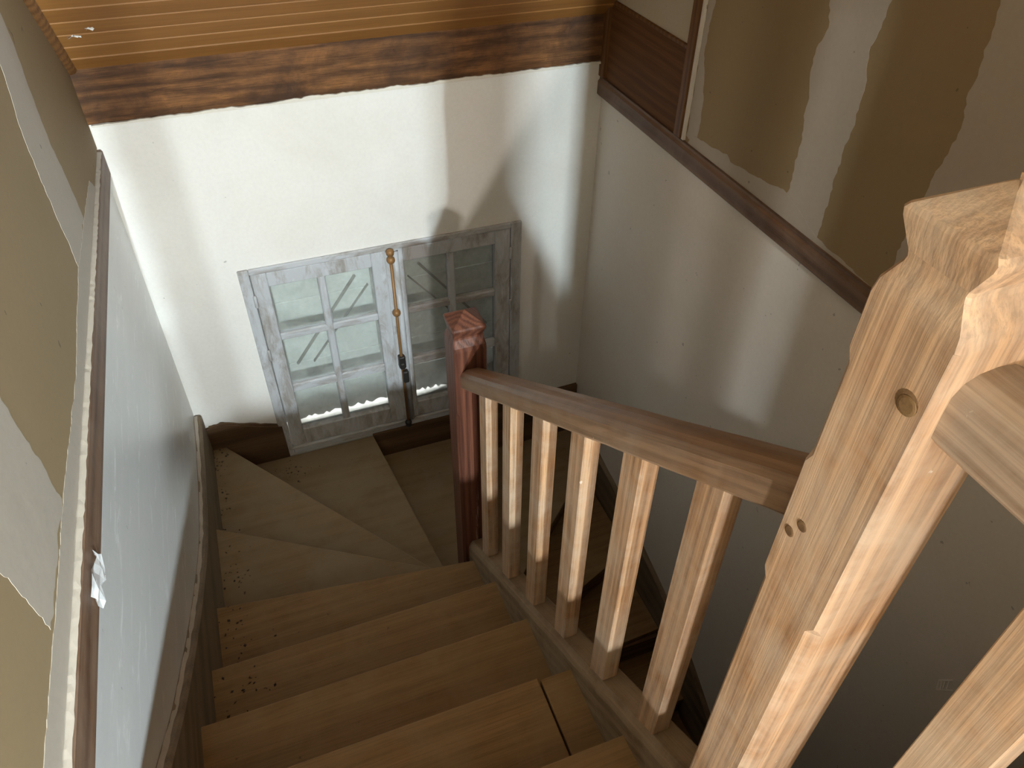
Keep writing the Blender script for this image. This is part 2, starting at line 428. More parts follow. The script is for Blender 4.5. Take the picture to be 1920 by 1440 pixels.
# ---------------------------------------------------------------- drywall above the trims
bm = bmesh.new(); slab(bm, LX, [(YREAR, -.955), (YB - .002, -.955), (YB - .002, -.70), (ytop, ZC), (YREAR, ZC)], -.001, .003)
dl = link('drywall_panel', bm, 'drywall', wall_left)
def comp(parent, fn, pts, seed, amp=.004, d=.0034):
    bm = bmesh.new(); slab(bm, fn, rough_poly(pts, .010, amp * 1.0, seed), .002, d); return link('joint_compound', bm, 'compound', parent)
comp(wall_left, LX, [(1.60, -.90), (1.83, -.90), (1.80, -.70), (1.83, -.50), (1.80, -.2), (1.80, .3), (1.62, .3), (1.64, -.2), (1.66, -.50), (1.60, -.62)], 1)
comp(wall_left, LX, [(.70, -.90), (.93, -.90), (.935, -.70), (.92, -.3), (.92, .8), (.70, .8), (.69, -.3), (.69, -.76)], 2)
comp(wall_left, LX, [(-1.0, -.956), (2.10, -.956), (2.06, -.915), (1.6, -.895), (1.25, -.918), (.95, -.905), (.6, -.905), (-1.0, -.905)], 3, .002, .0038)
bm = bmesh.new(); slab(bm, RX, [(YREAR, -.94), (1.815, -.94), (1.815, .5), (ytop, ZC), (YREAR, ZC)], -.001, .003)
link('drywall_panel', bm, 'drywall', wall_right)
comp(wall_right, RX, [(1.745, -.92), (1.80, -.92), (1.806, -.70), (1.81, -.4), (1.81, .3), (1.772, .3), (1.775, -.55), (1.785, -.68), (1.752, -.80)], 4, .003)
comp(wall_right, RX, [(1.212, -.93), (1.345, -.93), (1.34, -.86), (1.34, -.76), (1.36, -.68), (1.37, -.55), (1.352, -.50), (1.378, -.43), (1.38, .3), (1.21, .3), (1.212, -.42), (1.222, -.5), (1.2, -.6), (1.212, -.72), (1.205, -.82)], 5)
comp(wall_right, RX, [(-.2, -.94), (.98, -.94), (.98, -.70), (.955, -.58), (.972, -.50), (.98, -.36), (.98, .7), (-.2, .7)], 6)
comp(wall_right, RX, [(.99, -.942), (1.79, -.942), (1.77, -.91), (1.60, -.89), (1.58, -.905), (1.36, -.875), (1.21, -.925), (1.12, -.93)], 7, .002, .0038)
# brown panelling in the back corner of the right wall
bm = bmesh.new(); box(bm, XR - .006, XR + .002, 1.85, 2.335, -.938, -.694, .001); link('panel', bm, 'hardboard', wall_right)
bm = bmesh.new(); box(bm, XR - .004, XR + .002, 1.85, 2.335, -.694, .1, 0); link('panel', bm, 'cream', wall_right)
bm = bmesh.new(); box(bm, XR - .010, XR + .002, 1.853, 2.333, -.700, -.688, .002); link('batten', bm, 'batten', wall_right)
bm = bmesh.new(); box(bm, XR - .018, XR + .002, 1.815, 1.853, -.935, .5, .003); link('batten', bm, 'batten', wall_right)
bm = bmesh.new(); box(bm, XR - .020, XR + .002, 2.318, 2.353, -.935, -.70, .003); link('batten', bm, 'batten', wall_right)
bm = bmesh.new(); slab(bm, RX, rough_poly([(1.805, -.935), (1.816, -.935), (1.816, .3), (1.808, .3)], .02, .0012, 9), 0, .012); link('filler_edge', bm, 'torn', wall_right)

# ---------------------------------------------------------------- trims at floor level
bm = bmesh.new()
ny = 40
def tl(i):
    y = YREAR + (YB - YREAR) * i / ny
    return [U(XL - .01, y, -1.042), U(XL + .011, y, -1.042), U(XL + .014, y, -1.036), U(XL + .014, y, -.967), U(XL + .010, y, -.961), U(XL - .01, y, -.961)]
sweep(bm, tl, range(ny + 1)); tr1 = tag(link('trim_1', bm, 'trim'), kind='structure', label='brown band of wood dividing tan drywall from scuffed white wall')
bm = bmesh.new(); rnd = random.Random(11)
def bead(i):
    y = .3 + (YB - .32 - .0) * i / 160; h = rnd.uniform(.000, .002)
    return [U(XL, y, -.964), U(XL + .013 + rnd.uniform(-.001, .001), y, -.9615), U(XL + .007 + rnd.uniform(-.001, .001), y, -.9605 + h * .6), U(XL, y, -.9595 + h * .6)]
sweep(bm, bead, range(161)); link('caulk_bead', bm, 'compound', tr1)
bm = bmesh.new()
def bead2(i):
    y = .3 + (YB - .32) * i / 160; h = rnd.uniform(.0005, .0025)
    return [U(XL, y, -1.047 - h), U(XL + .005, y, -1.0455 - h), U(XL + .012 + rnd.uniform(-.001, .001), y, -1.0395), U(XL, y, -1.039)]
sweep(bm, bead2, range(161)); link('caulk_bead', bm, 'wall_gloss', tr1)
bm = bmesh.new()
def trr(i):
    y = YREAR + (YB - YREAR) * i / ny
    return [U(XR + .01, y, -1.0), U(XR - .014, y, -1.0), U(XR - .018, y, -.995), U(XR - .018, y, -.953), U(XR - .012, y, -.946), U(XR - .012, y, -.938), U(XR + .01, y, -.938)]
sweep(bm, trr, range(ny + 1)); tag(link('trim_2', bm, 'trim'), kind='structure', label='brown band of wood running below the taped drywall')

# ---------------------------------------------------------------- skirtings (wall strings)
def curve_interp(pts, n):
    out = []
    for i in range(len(pts) - 1):
        p0 = pts[max(0, i - 1)]; p1 = pts[i]; p2 = pts[i + 1]; p3 = pts[min(len(pts) - 1, i + 2)]
        for j in range(n):
            t = j / n; f = lambda a, b, c, d: .5 * (2 * b + (c - a) * t + (2 * a - 5 * b + 4 * c - d) * t * t + (3 * b - a - 3 * c + d) * t ** 3)
            out.append((f(p0[0], p1[0], p2[0], p3[0]), f(p0[1], p1[1], p2[1], p3[1])))
    out.append(pts[-1]); return out
topL = curve_interp([(.30, -1.062), (.50, -1.205), (.71, -1.357), (.898, -1.492), (1.135, -1.637), (1.385, -1.772), (1.679, -1.902), (2.0, -1.968), (2.34, -2.004)], 8)
bm = bmesh.new()
sweep(bm, lambda i: [U(XL - .005, topL[i][0], topL[i][1]), U(XL + .020, topL[i][0], topL[i][1]), U(XL + .025, topL[i][0], topL[i][1] - .008), U(XL + .025, topL[i][0], topL[i][1] - .42), U(XL - .005, topL[i][0], topL[i][1] - .42)], range(len(topL)))
bl = tag(link('baseboard_left', bm, 'skirt'), kind='structure', label='dusty dark board following the treads along the scuffed white wall')
bm = bmesh.new(); rnd = random.Random(5)
def crumb(i):
    y, z = topL[i]; h = rnd.uniform(-.001, .005)
    return [U(XL, y, z - .006), U(XL + .010, y, z - .003), U(XL + .010 + rnd.uniform(0, .004), y, z + .001), U(XL + .002, y, z + h)]
sweep(bm, crumb, range(len(topL))); link('torn_plaster', bm, 'compound', bl)
topB = curve_interp([(-.362, -2.090), (-.306, -2.079), (-.252, -2.086), (-.141, -2.13), (-.066, -2.158)], 6)
bm = bmesh.new(); slab(bm, BY, topB + [(-.064, -2.325), (-.064, -2.45), (-.362, -2.45)], -.005, .016)
bb = tag(link('baseboard_back', bm, 'skirt_x'), kind='structure', label='short brown board with a curved top left of the window frame')
bm = bmesh.new(); rr = [(p[0], p[1] + rnd.uniform(.001, .009)) for p in topB[4:]]
slab(bm, BY, [(p[0], p[1] - .004) for p in topB[4:]] + list(reversed(rr)), -.003, .009); link('torn_plaster', bm, 'skirt_x', bb)
bm = bmesh.new(); slab(bm, BY, rough_poly([(.283, -2.324), (XR, -2.324), (XR, -3.0), (.283, -3.0)], .05, .0012, 8), -.005, .016)
tag(link('baseboard_back.001', bm, 'skirt_x'), kind='structure', label='dark brown board below the sill of the casement window')
topR = curve_interp([(2.352, -2.44), (2.029, -2.519), (1.868, -2.545), (1.593, -2.636), (1.401, -2.69), (1.184, -2.79), (.973, -2.925), (.6, -3.16), (.2, -3.42)], 6)
bm = bmesh.new()
sweep(bm, lambda i: [U(XR + .005, topR[i][0], topR[i][1]), U(XR - .022, topR[i][0], topR[i][1]), U(XR - .022, topR[i][0], topR[i][1] - .33), U(XR + .005, topR[i][0], topR[i][1] - .33)], range(len(topR)))
tag(link('baseboard_right', bm, 'skirt'), kind='structure', label='dark board stepping down the dull white wall behind the balusters')

# ---------------------------------------------------------------- window
win = empty('window_1', U(.43, YB, WZ0), 'small grey-blue casement window with two leaves of six panes', None, None, 'structure')
fy0, fy1 = YB - .010, YB + .055
FR = [(WX0, -.045, WZ0, WZ1), (.901, WX1, WZ0, WZ1), (-.045, .901, -1.454, WZ1), (-.045, .901, WZ0, -2.286)]
for i, a in enumerate(FR):
    bm = bmesh.new(); box(bm, a[0], a[1], fy0, fy1, a[2], a[3], .003); link('frame_bar', bm, 'winpaint' if i < 2 else 'winpaint_x', win)
bm = bmesh.new(); box(bm, -.05, .905, YB - .013, YB + .0, -2.297, -2.288, .002); link('drip_bead', bm, 'winpaint_x', win)
def casement(x0, x1, px):
    z0, z1 = -2.284, -1.456; cy0, cy1 = YB - .006, YB + .034
    xa, xb, xc, xd = px
    bm = bmesh.new()
    box(bm, x0, xa, cy0, cy1, z0, z1, .003); box(bm, xd, x1, cy0, cy1, z0, z1, .003)
    box(bm, xa, xd, cy0, cy1, -1.512, z1, .003); box(bm, xa, xd, cy0, cy1, z0, -2.203, .003)
    c = link('casement', bm, 'winpaint', win)
    my0, my1 = YB - .003, YB + .030
    bm = bmesh.new(); box(bm, xb, xc, my0, my1, -2.21, -1.51, .005); link('muntin', bm, 'winpaint', c)
    for za, zb in ((-1.752, -1.722), (-2.006, -1.968)):
        bm = bmesh.new(); box(bm, xa - .003, xd + .003, my0 + .002, my1, za, zb, .005); link('muntin', bm, 'winpaint_x', c)
    rows = ((-1.722, -1.512), (-1.968, -1.752), (-2.203, -2.006))
    for ca, cb in ((xa, xb), (xc, xd)):
        for ra, rb in rows:
            bm = bmesh.new(); box(bm, ca - .004, cb + .004, YB + .017, YB + .020, ra - .004, rb + .004); link('pane', bm, 'glass', c)
    return c
cl = casement(-.043, .450, (.010, .176, .204, .371))
cr = casement(.452, .899, (.488, .650, .679, .838))
for c, hx in ((cl, -.044), (cr, .9)):
    for hz in (-1.56, -1.80, -2.24):
        bm = bmesh.new()
        def hs_(i, hx=hx, hz=hz):
            z = hz + (.026, .024, .022, -.022, -.024, -.026)[i]; r_ = (.001, .005, .0065, .0065, .005, .001)[i]
            return [U(hx + r_ * math.cos(a), YB - .010 + r_ * math.sin(a), z) for a in [k * math.pi / 4 for k in range(8)]]
        sweep(bm, hs_, range(6)); link('hinge', bm, 'winpaint', c, smooth=True)
# meeting strip and espagnolette bolt
bm = bmesh.new()
sweep(bm, lambda z: [U(.4565 + .013 * math.cos(a), YB - .006 - .016 * math.sin(a), z) for a in [k * math.pi / 6 for k in range(7)]], (-2.283, -1.46)); link('meeting_strip', bm, 'winpaint', win, True)
bm = bmesh.new(); box(bm, .418, .456, YB - .012, YB - .003, -2.282, -1.458, .004); link('meeting_strip', bm, 'winpaint', win)
def lathe(bm, cx, cy, prof, seg=14):
    sweep(bm, lambda i: [U(cx + prof[i][0] * math.cos(k * 2 * math.pi / seg), cy + prof[i][0] * math.sin(k * 2 * math.pi / seg), prof[i][1]) for k in range(seg)], range(len(prof)))
ry = YB - .024
bm = bmesh.new(); lathe(bm, .437, ry, [(.0055, -2.29), (.0055, -1.45)]); rod = link('bolt_rod', bm, 'rust', win, True)
def ball(cx, z, r, parent, mat='rust', name='knob', sq=1.0):
    bm = bmesh.new(); lathe(bm, cx, ry, [(max(.0006, r * math.sin(a)), z + r * sq * math.cos(a)) for a in [math.pi * k / 10 for k in range(11)]]); return link(name, bm, mat, parent, True)
ball(.437, -1.484, .0155, rod); ball(.437, -1.716, .016, rod); ball(.437, -2.290, .0145, rod, 'iron')
bm = bmesh.new(); lathe(bm, .437, ry, [(.004, -1.466), (.013, -1.462), (.015, -1.452), (.013, -1.444), (.006, -1.440), (.001, -1.438)]); link('rod_guide', bm, 'rust', rod, True)
bm = bmesh.new(); lathe(bm, .437, ry, [(.004, -2.312), (.012, -2.309), (.013, -2.302), (.006, -2.296)]); link('rod_guide', bm, 'iron', rod, True)
bm = bmesh.new(); box(bm, .424, .452, ry - .012, YB - .006, -1.985, -1.925, .006, 2)
box(bm, .428, .446, ry - .018, ry - .008, -1.985, -1.955, .004); link('bolt_case', bm, 'iron', rod)
bm = bmesh.new(); box(bm, .432, .456, ry - .026, ry - .010, -2.050, -1.990, .006, 2); link('bolt_handle', bm, 'iron', rod)

# shutters outside the glass
SYA = YB + .155
for si, (x0, x1, lab) in enumerate(((-.066, .436, 'faded whitish plank shutter closed outside the left casement, beside the hinge without newel post'), (.440, .928, 'faded whitish plank shutter closed outside the right casement behind the red newel post'))):
    sh = empty('window_shutter', U((x0 + x1) / 2, SYA, -2.30), ('faded plank shutter closed outside the brightly lit casement leaf' if si == 0 else 'faded plank shutter closed outside the shaded casement leaf behind the red post'), 'shutter', None)
    zz = -2.285; k = 0
    while zz < -1.40:
        h = min(.148, -1.395 - zz)
        if h < .02: break
        bm = bmesh.new()
        if k == 0:
            n_ = 40; rr = random.Random(20 + si); low = [(x1 - (x1 - x0) * i / n_, zz + rr.uniform(-.010, .010)) for i in range(n_ + 1)]
            slab(bm, lambda p, d: U(p[0], SYA + d, p[1]), [(x0, zz + h - .002), (x1, zz + h - .002)] + low, 0, .022)
        else:
            box(bm, x0, x1, SYA, SYA + .022, zz + .001, zz + h - .001, .0025)
        link('plank', bm, 'shutter', sh); zz += h; k += 1
    for (a, b, wd) in (((.05, -1.99), (.325, -1.63), .008), ((.115, -1.995), (.37, -1.68), .004)):
        if si == 1: a = (.90 - a[0] + .0, a[1]); b = (.90 - b[0], b[1])
        dx, dz = b[0] - a[0], b[1] - a[1]; L_ = math.hypot(dx, dz); nx_, nz_ = -dz / L_ * wd / 2, dx / L_ * wd / 2
        bm = bmesh.new(); slab(bm, lambda p, d: U(p[0], SYA + d, p[1]), [(a[0] + nx_, a[1] + nz_), (b[0] + nx_, b[1] + nz_), (b[0] - nx_, b[1] - nz_), (a[0] - nx_, a[1] - nz_)], -.012, .001)
        link('brace', bm, 'shutter_dark', sh)
bm = bmesh.new(); box(bm, WX0 - .1, WX1 + .1, YB + .06, YB + .42, -2.47, -2.345, .004)
tag(link('trim_5', bm, 'stone'), kind='structure', label='weathered stone sill outside the casement window')

# ---------------------------------------------------------------- staircase
st = empty('staircase', U(.03, .9, ZLOW), 'dusty wooden winder staircase turning beside the casement window', 'staircase')
XI = XL + .022; XS = .398
treads = []
N = [(.252, -1.172), (.474, -1.316), (.681, -1.445), (.905, -1.612), (1.131, -1.775)]
yb = FE - .03
prev = .10
TH = .032
def tread(pts, z, mat='tread', name='tread'):
    bm = bmesh.new(); prism(bm, pts, z - TH, z, .0035); return link(name, bm, mat, st)
def riser(p, q, z0, z1):
    # thin vertical board under a nosing line p->q, set back towards the upper side
    dx, dy = q[0] - p[0], q[1] - p[1]; L_ = math.hypot(dx, dy); nx_, ny_ = dy / L_, -dx / L_
    if ny_ > 0 and abs(ny_) > .3: nx_, ny_ = -nx_, -ny_
    return [(p[0] + nx_ * .018, p[1] + ny_ * .018), (q[0] + nx_ * .018, q[1] + ny_ * .018), (q[0] + nx_ * .034, q[1] + ny_ * .034), (p[0] + nx_ * .034, p[1] + ny_ * .034)], z0, z1
def put_riser(p, q, z0, z1):
    bm = bmesh.new(); pts, a, b = riser(p, q, z0, z1); prism(bm, pts, a, b); link('riser', bm, 'riser', st)
put_riser((XI, FE), (XS, FE), -1.172 - .01, -1.03)
for i, (y, z) in enumerate(N):
    yp = (N[i - 1][0] - .034) if i else FE - .05
    if i == 2:
        tread([(XI, yp), (.3265, yp), (.3285, y), (XI, y)], z, 'tread')
        tread([(.3305, yp), (XS + .004, yp), (XS + .004, y - .004), (.3325, y - .004)], z - .003, 'tread')
    else:
        tread([(XI, yp), (XS + .004, yp), (XS + .004, y), (XI, y)], z)
    zn = N[i + 1][1] if i < 4 else -1.926
    put_riser((XI, y), (XS, y), zn - .01, z - TH + .004)
# winders; nosing lines as (inner, outer)
W3 = ((XS + .004, 1.318), (XI, 1.417)); W4 = ((.381, 1.372), (XI, 1.826)); W5 = ((.381, 1.420), (-.288, 2.338)); W6 = ((.386, 1.447), (.282, 2.338))
W7 = ((.455, 1.447), (.80, 2.338)); W8 = ((.466, 1.432), (XR - .02, 2.12)); W9 = ((.466, 1.395), (XR - .02, 1.70)); W10 = ((.466, 1.345), (XR - .02, 1.38))
ZW = {3: -1.926, 4: -2.06, 5: -2.19, 6: -2.324, 7: -2.46, 8: -2.60, 9: -2.74, 10: -2.88}
yp = N[4][0] - .034
tread([(XI, yp), (XS + .004, yp), W3[0], W3[1]], ZW[3])
tread([(XI, W3[1][1] - .036), (XS, W3[0][1] - .036), (.40, 1.36), W4[0], W4[1]], ZW[4], 'tread_grey')
tread([(XI, W4[1][1] - .04), (.36, 1.345), (.41, 1.37), W5[0], W5[1], (XI, 2.338)], ZW[5], 'tread_grey')
tread([(W5[1][0] - .05, 2.338), (W5[1][0] - .05, W5[1][1] - .02), (.37, 1.37), (.41, 1.39), W6[0], W6[1]], ZW[6], 'tread_grey')
tread([(W6[1][0] - .04, 2.338), (.36, 1.42), (.45, 1.40), W7[0], W7[1]], ZW[7], 'tread_grey')
tread([(W7[1][0] - .05, 2.338), (.43, 1.44), (.47, 1.40), W8[0], W8[1], (XR - .02, 2.338)], ZW[8], 'tread_grey')
tread([(XR - .02, W8[1][1] + .04), (.455, 1.46), (.455, 1.39), W9[0], W9[1]], ZW[9])
tread([(XR - .02, W9[1][1] + .04), (.455, 1.43), (.455, 1.345), W10[0], W10[1]], ZW[10])
def riser2(a, z0, z1, sgn):
    p, q_ = a; dx, dy = q_[0] - p[0], q_[1] - p[1]; L_ = math.hypot(dx, dy); nx_, ny_ = -dy / L_ * sgn, dx / L_ * sgn
    bm = bmesh.new(); prism(bm, [(p[0] + nx_ * .018, p[1] + ny_ * .018), (q_[0] + nx_ * .018, q_[1] + ny_ * .018), (q_[0] + nx_ * .034, q_[1] + ny_ * .034), (p[0] + nx_ * .034, p[1] + ny_ * .034)], z0, z1); link('riser', bm, 'riser', st)
for a, k in ((W3, 3), (W4, 4), (W5, 5), (W6, 6), (W7, 7), (W8, 8), (W9, 9)): riser2(a, ZW[k + 1] - .01, ZW[k] - TH + .004, 1)
y = 1.345; z = -2.88
for i in range(5):
    riser2(((.466, y), (XR - .02, y)), z - .15, z - TH + .004, 1)
    y2 = y - .215; z -= .14
    tread([(.455, y + .034), (XR - .02, y + .034), (XR - .02, y2), (.455, y2)], z); y = y2
# inner string
ztop = lambda y: -1.217 - .716 * (y - .4215)
bm = bmesh.new()
rnd = random.Random(9)
def strsec(i):
    y = .318 + (1.365 - .318) * i / 30; z = ztop(y); j = rnd.uniform(-.001, .001)
    return [U(.398 + j, y, z - .30), U(.398 + j, y, z - .026), U(.4015 + j, y, z - .012), U(.411 + j, y, z), U(.452, y, z + j), U(.456, y, z - .004), U(.456, y, z - .30)]
sweep(bm, strsec, range(31)); link('inner_string', bm, 'string', st)
bm = bmesh.new(); sweep(bm, lambda i: [U(x, yy, zz_) for x, zz_, yy in ((.47, -.0, 0),)] , []) if False else None
def lowsec(i):
    y = 1.36 - 1.2 * i; z = -2.72 - .78 * i
    return [U(.458, y, z - .3), U(.458, y, z), U(.49, y, z), U(.49, y, z - .3)]
sweep(bm, lowsec, (0, .5, 1)); link('lower_string', bm, 'riser', st)

# ---------------------------------------------------------------- newel posts
def newel(x0, x1, y0, y1, zb, ze, apex, mat, parent, cham):
    """ze = eave of the cap; cham(corner, z) chamfer size; corners 0 near-left 1 near-right 2 far-right 3 far-left"""
    cx, cy = (x0 + x1) / 2, (y0 + y1) / 2
    zs = [zb]
    z = zb
    while z < ze - .075: z += .012; zs.append(z)
    bm = bmesh.new()
    def ring(z, inset, ch):
        c = [ch(i, z) for i in range(4)]
        fx = 1.0 if inset > .02 else 0.35
        a0, a1, b0, b1 = x0 + inset * fx, x1 - inset * fx, y0 + inset, y1 - inset
        return [U(a0, b0 + c[0], z), U(a0 + c[0], b0, z), U(a1 - c[1], b0, z), U(a1, b0 + c[1], z), U(a1, b1 - c[2], z), U(a1 - c[2], b1, z), U(a0 + c[3], b1, z), U(a0, b1 - c[3], z)]
    rings = [ring(z, 0, cham) for z in zs]
    cc = lambda i, z: .0025
    rings.append(ring(ze - .063, 0, cc)); rings.append(ring(ze - .052, .002, cc))
    rings.append(ring(ze - .034, .0115, cc)); rings.append(ring(ze - .030, .0125, cc)); rings.append(ring(ze - .026, .0115, cc))
    sweep(bm, lambda i: rings[i], range(len(rings)))
    body = link('newel_post', bm, mat, parent)
    bm = bmesh.new()
    ra = [ring(ze - .028, .0125, cc), ring(ze - .006, .001, cc), ring(ze - .001, .0, cc), ring(ze + .003, .003, cc)]
    hw = (x1 - x0) / 2
    ra.append(ring(ze + apex * .80, hw * .74, lambda i, z: .001)); ra.append(ring(ze + apex * .95, hw * .90, lambda i, z: .001)); ra.append(ring(ze + apex, hw * .97, lambda i, z: .0005))
    sweep(bm, lambda i: ra[i], range(len(ra))); link('newel_cap', bm, mat, body)
    return body
rail = empty('stair_railing', U(.42, .28, -1.35), 'brown wooden stair railing with six square balusters between two capped newels', 'railing')
def ch_big(i, z):
    if i == 3:
        if -.452 < z < -.350: return .0075
        if z < -.612: return .0085
        return .0022
    if i == 0:
        if z < -.604: return .0100
        return .0030
    if i == 1: return .007 if z < -.40 else .003
    return .003
nb = newel(.380, .467, .2375, .3155, -1.72, -.2285, .030, 'oak_z', rail, ch_big)
ch_s = lambda i, z: (.007 if z < -1.36 else .0025)
ns = newel(.381, .464, 1.362, 1.444, -2.60, -1.094, .030, 'redwood', rail, ch_s)
def peg(y, z, r, dep, mat):
    bm = bmesh.new()
    seg = 16
    ra = [(r, .0), (r, dep), (r * .75, dep + .0004)]
    t = bmesh.new(); rings = []
    for rr_, d in ra: rings.append([t.verts.new(U(.380 + .004 - d, y + rr_ * math.cos(k * 2 * math.pi / seg), z + rr_ * 1.0 * math.sin(k * 2 * math.pi / seg))) for k in range(seg)])
    for r0, r1 in zip(rings, rings[1:]):
        for j in range(seg): t.faces.new((r0[j], r0[(j + 1) % seg], r1[(j + 1) % seg], r1[j]))
    t.faces.new(rings[-1]); t.faces.new(rings[0]); merge(bm, t)
    link('dowel_and_shade_disc', bm, mat, nb)
peg(.2545, -.344, .0098, .0042, 'riser'); peg(.2530, -.3452, .0078, .0050, 'tread')  # offset dark disc paints the shade inside the hole's rim
peg(.292, -.520, .0055, .0047, 'riser'); peg(.302, -.5385, .0055, .0047, 'riser')
# handrails
def railsec(x, y, z):
    return [U(x + .010, y, z), U(x + .051, y, z), U(x + .061, y, z + .012), U(x + .061, y, z + .046), U(x + .056, y, z + .056), U(x + .046, y, z + .0615), U(x + .030, y, z + .0635), U(x + .016, y, z + .0615), U(x + .006, y, z + .056), U(x + .0005, y, z + .046), U(x, y, z + .03), U(x + .001, y, z + .010)]
zr = lambda y: -.560 - .692 * (y - .328)
bm = bmesh.new(); rnd = random.Random(13)
def r1(i):
    y = .312 + (1.366 - .312) * i / 24; s = railsec(.394, y, zr(y))
    return [p + Vector((rnd.uniform(-.0006, .0006), 0, rnd.uniform(-.0006, .0006))) for p in s]
sweep(bm, r1, range(25)); link('handrail', bm, 'oak_y', rail)
# balusters, one mesh per baluster since each is cut to the slope
BYN = (.4215, .580, .7400, .8995, 1.0615, 1.2220)
def baluster(y0, zb_, zt_, parent, x0=.411, x1=.4435, dy=.0480, slope=True, sl_b=.716, sl_t=.692):
    cs = (.0012, .007, .003, .0012)
    pts = [(x0, y0 + cs[0]), (x0 + cs[0], y0), (x1 - cs[1], y0), (x1 - cs[1] * .3, y0 + cs[1] * .3), (x1, y0 + cs[1]), (x1, y0 + dy - cs[2]), (x1 - cs[2], y0 + dy), (x0 + cs[3], y0 + dy), (x0, y0 + dy - cs[3])]
    t = bmesh.new(); lo, hi = [], []
    for x, y in pts:
        lo.append(t.verts.new(U(x, y, (zb_(y) if slope else zb_) - .004))); hi.append(t.verts.new(U(x, y, (zt_(y) if slope else zt_) + .008)))
    k = len(pts); t.faces.new(lo); t.faces.new(hi)
    for i in range(k): t.faces.new((lo[i], lo[(i + 1) % k], hi[(i + 1) % k], hi[i]))
    return link('baluster', t, 'oak_z', parent, at=U((x0 + x1) / 2, y0 + dy / 2, -1.3))
for y0 in BYN: baluster(y0, ztop, zr, rail)

lrail = empty('landing_railing', U(.42, -.3, -1.02), 'greyish brown horizontal guard rail leaving the big newel towards the landing', 'railing')
bm = bmesh.new(); sweep(bm, lambda y: railsec(.394, y, -.3755), (.241, .0, -.5, -1.1)); link('handrail', bm, 'oak_rail2', lrail)
bm = bmesh.new(); box(bm, .4215, .4335, -1.09, -.20, -1.0, -.372, .002); link('light_block_panel', bm, 'hardboard', lrail)  # added unseen panel, keeps the low fill lamp off the right wall
for i, y0 in enumerate((.0905, -.075, -.24, -.405, -.57, -.735, -.90, -1.065)):
    baluster(y0, -1.016, -.3755, lrail, slope=False, x0=.409, x1=.4435)

# ---------------------------------------------------------------- small things
# two added, unseen spotlights stand in for the inferred cool light
MT['lens'] = emit_mat('lamp_lens', (0.9, 0.96, 1.0), 6.0)
def spotlight(P, wall, target, sx, sz, power, label):
    lamp = empty('added_spotlight', U(*wall), label, 'lamp')
    bm = bmesh.new(); box(bm, P[0] - .075, P[0] + .075, P[1] - .075, P[1] - .025, P[2] - .09, P[2] + .09, .008); link('lamp_head', bm, 'lampblack', lamp)
    bm = bmesh.new(); box(bm, P[0] - .05, P[0] + .05, P[1] - .026, P[1] - .016, P[2] - .07, P[2] + .07, .002); link('lamp_lens', bm, 'lens', lamp)
    bm = bmesh.new()
    if wall[0] == P[0]: box(bm, P[0] - .015, P[0] + .015, wall[1] - .002, P[1] - .07, P[2] - .015, P[2] + .015, .003)
    else: box(bm, P[0] + .07, wall[0] + .002, P[1] - .06, P[1] - .035, P[2] - .015, P[2] + .015, .003)
    link('bracket', bm, 'lampblack', lamp)
    ll = area('lamp_light', U(*P), U(*target), sx * S, sz * S, power, (0.77, 0.93, 1.0))
    ll.parent = lamp; ll.location = U(*P) - U(*wall)
spotlight((-.27, -4.50, 1.2275), (-.27, YREAR, 1.2275), (.25, 2.0, -1.1), .09, .14, 288, 'added small black spotlight, unseen, high on the wall behind the landing')
spotlight((1.05, -3.50, .7425), (XR, -3.50, .7425), (-.36, 1.2, -1.2), .10, .12, 430, 'added small black spotlight, unseen, on a bracket of the right wall behind the landing')
# added, unseen lamp on a tripod by the left wall; soft fill raking the balusters
LP = (-.22, -1.30, -.3245)
lamp = empty('fill_lamp', U(LP[0], LP[1], -1.018), 'added small black fill lamp, unseen, on a low tripod on the landing', 'lamp')
bm = bmesh.new(); box(bm, LP[0] - .05, LP[0] + .05, LP[1] - .065, LP[1] - .025, LP[2] - .045, LP[2] + .045, .006); link('lamp_head', bm, 'lampblack', lamp)
bm = bmesh.new(); box(bm, LP[0] - .035, LP[0] + .035, LP[1] - .026, LP[1] - .016, LP[2] - .03, LP[2] + .03, .002); link('lamp_lens', bm, 'lens', lamp)
bm = bmesh.new(); lathe(bm, LP[0], LP[1] - .045, [(.008, -.80), (.008, LP[2] - .04)], 10); link('pole', bm, 'lampblack', lamp)
for k in range(3):
    a_ = k * 2.094 + .5; bm = bmesh.new()
    c0, c1 = Vector((LP[0], LP[1] - .045, -.79)), Vector((LP[0] + .10 * math.cos(a_), LP[1] - .045 + .10 * math.sin(a_), -1.017))
    def leg(i):
        c = c0 + (c1 - c0) * i; return [U(c.x + .006 * math.cos(b_), c.y + .006 * math.sin(b_), c.z) for b_ in [j * math.pi / 3 for j in range(6)]]
    sweep(bm, leg, (0, 1)); link('leg', bm, 'lampblack', lamp)
ll = area('lamp_light', U(*LP), U(.35, 1.0, -.95), .07 * S, .06 * S, 3.6, (1.0, 0.96, 0.90), 75)
ll.parent = lamp; ll.location = U(*LP) - U(LP[0], LP[1], -1.018)
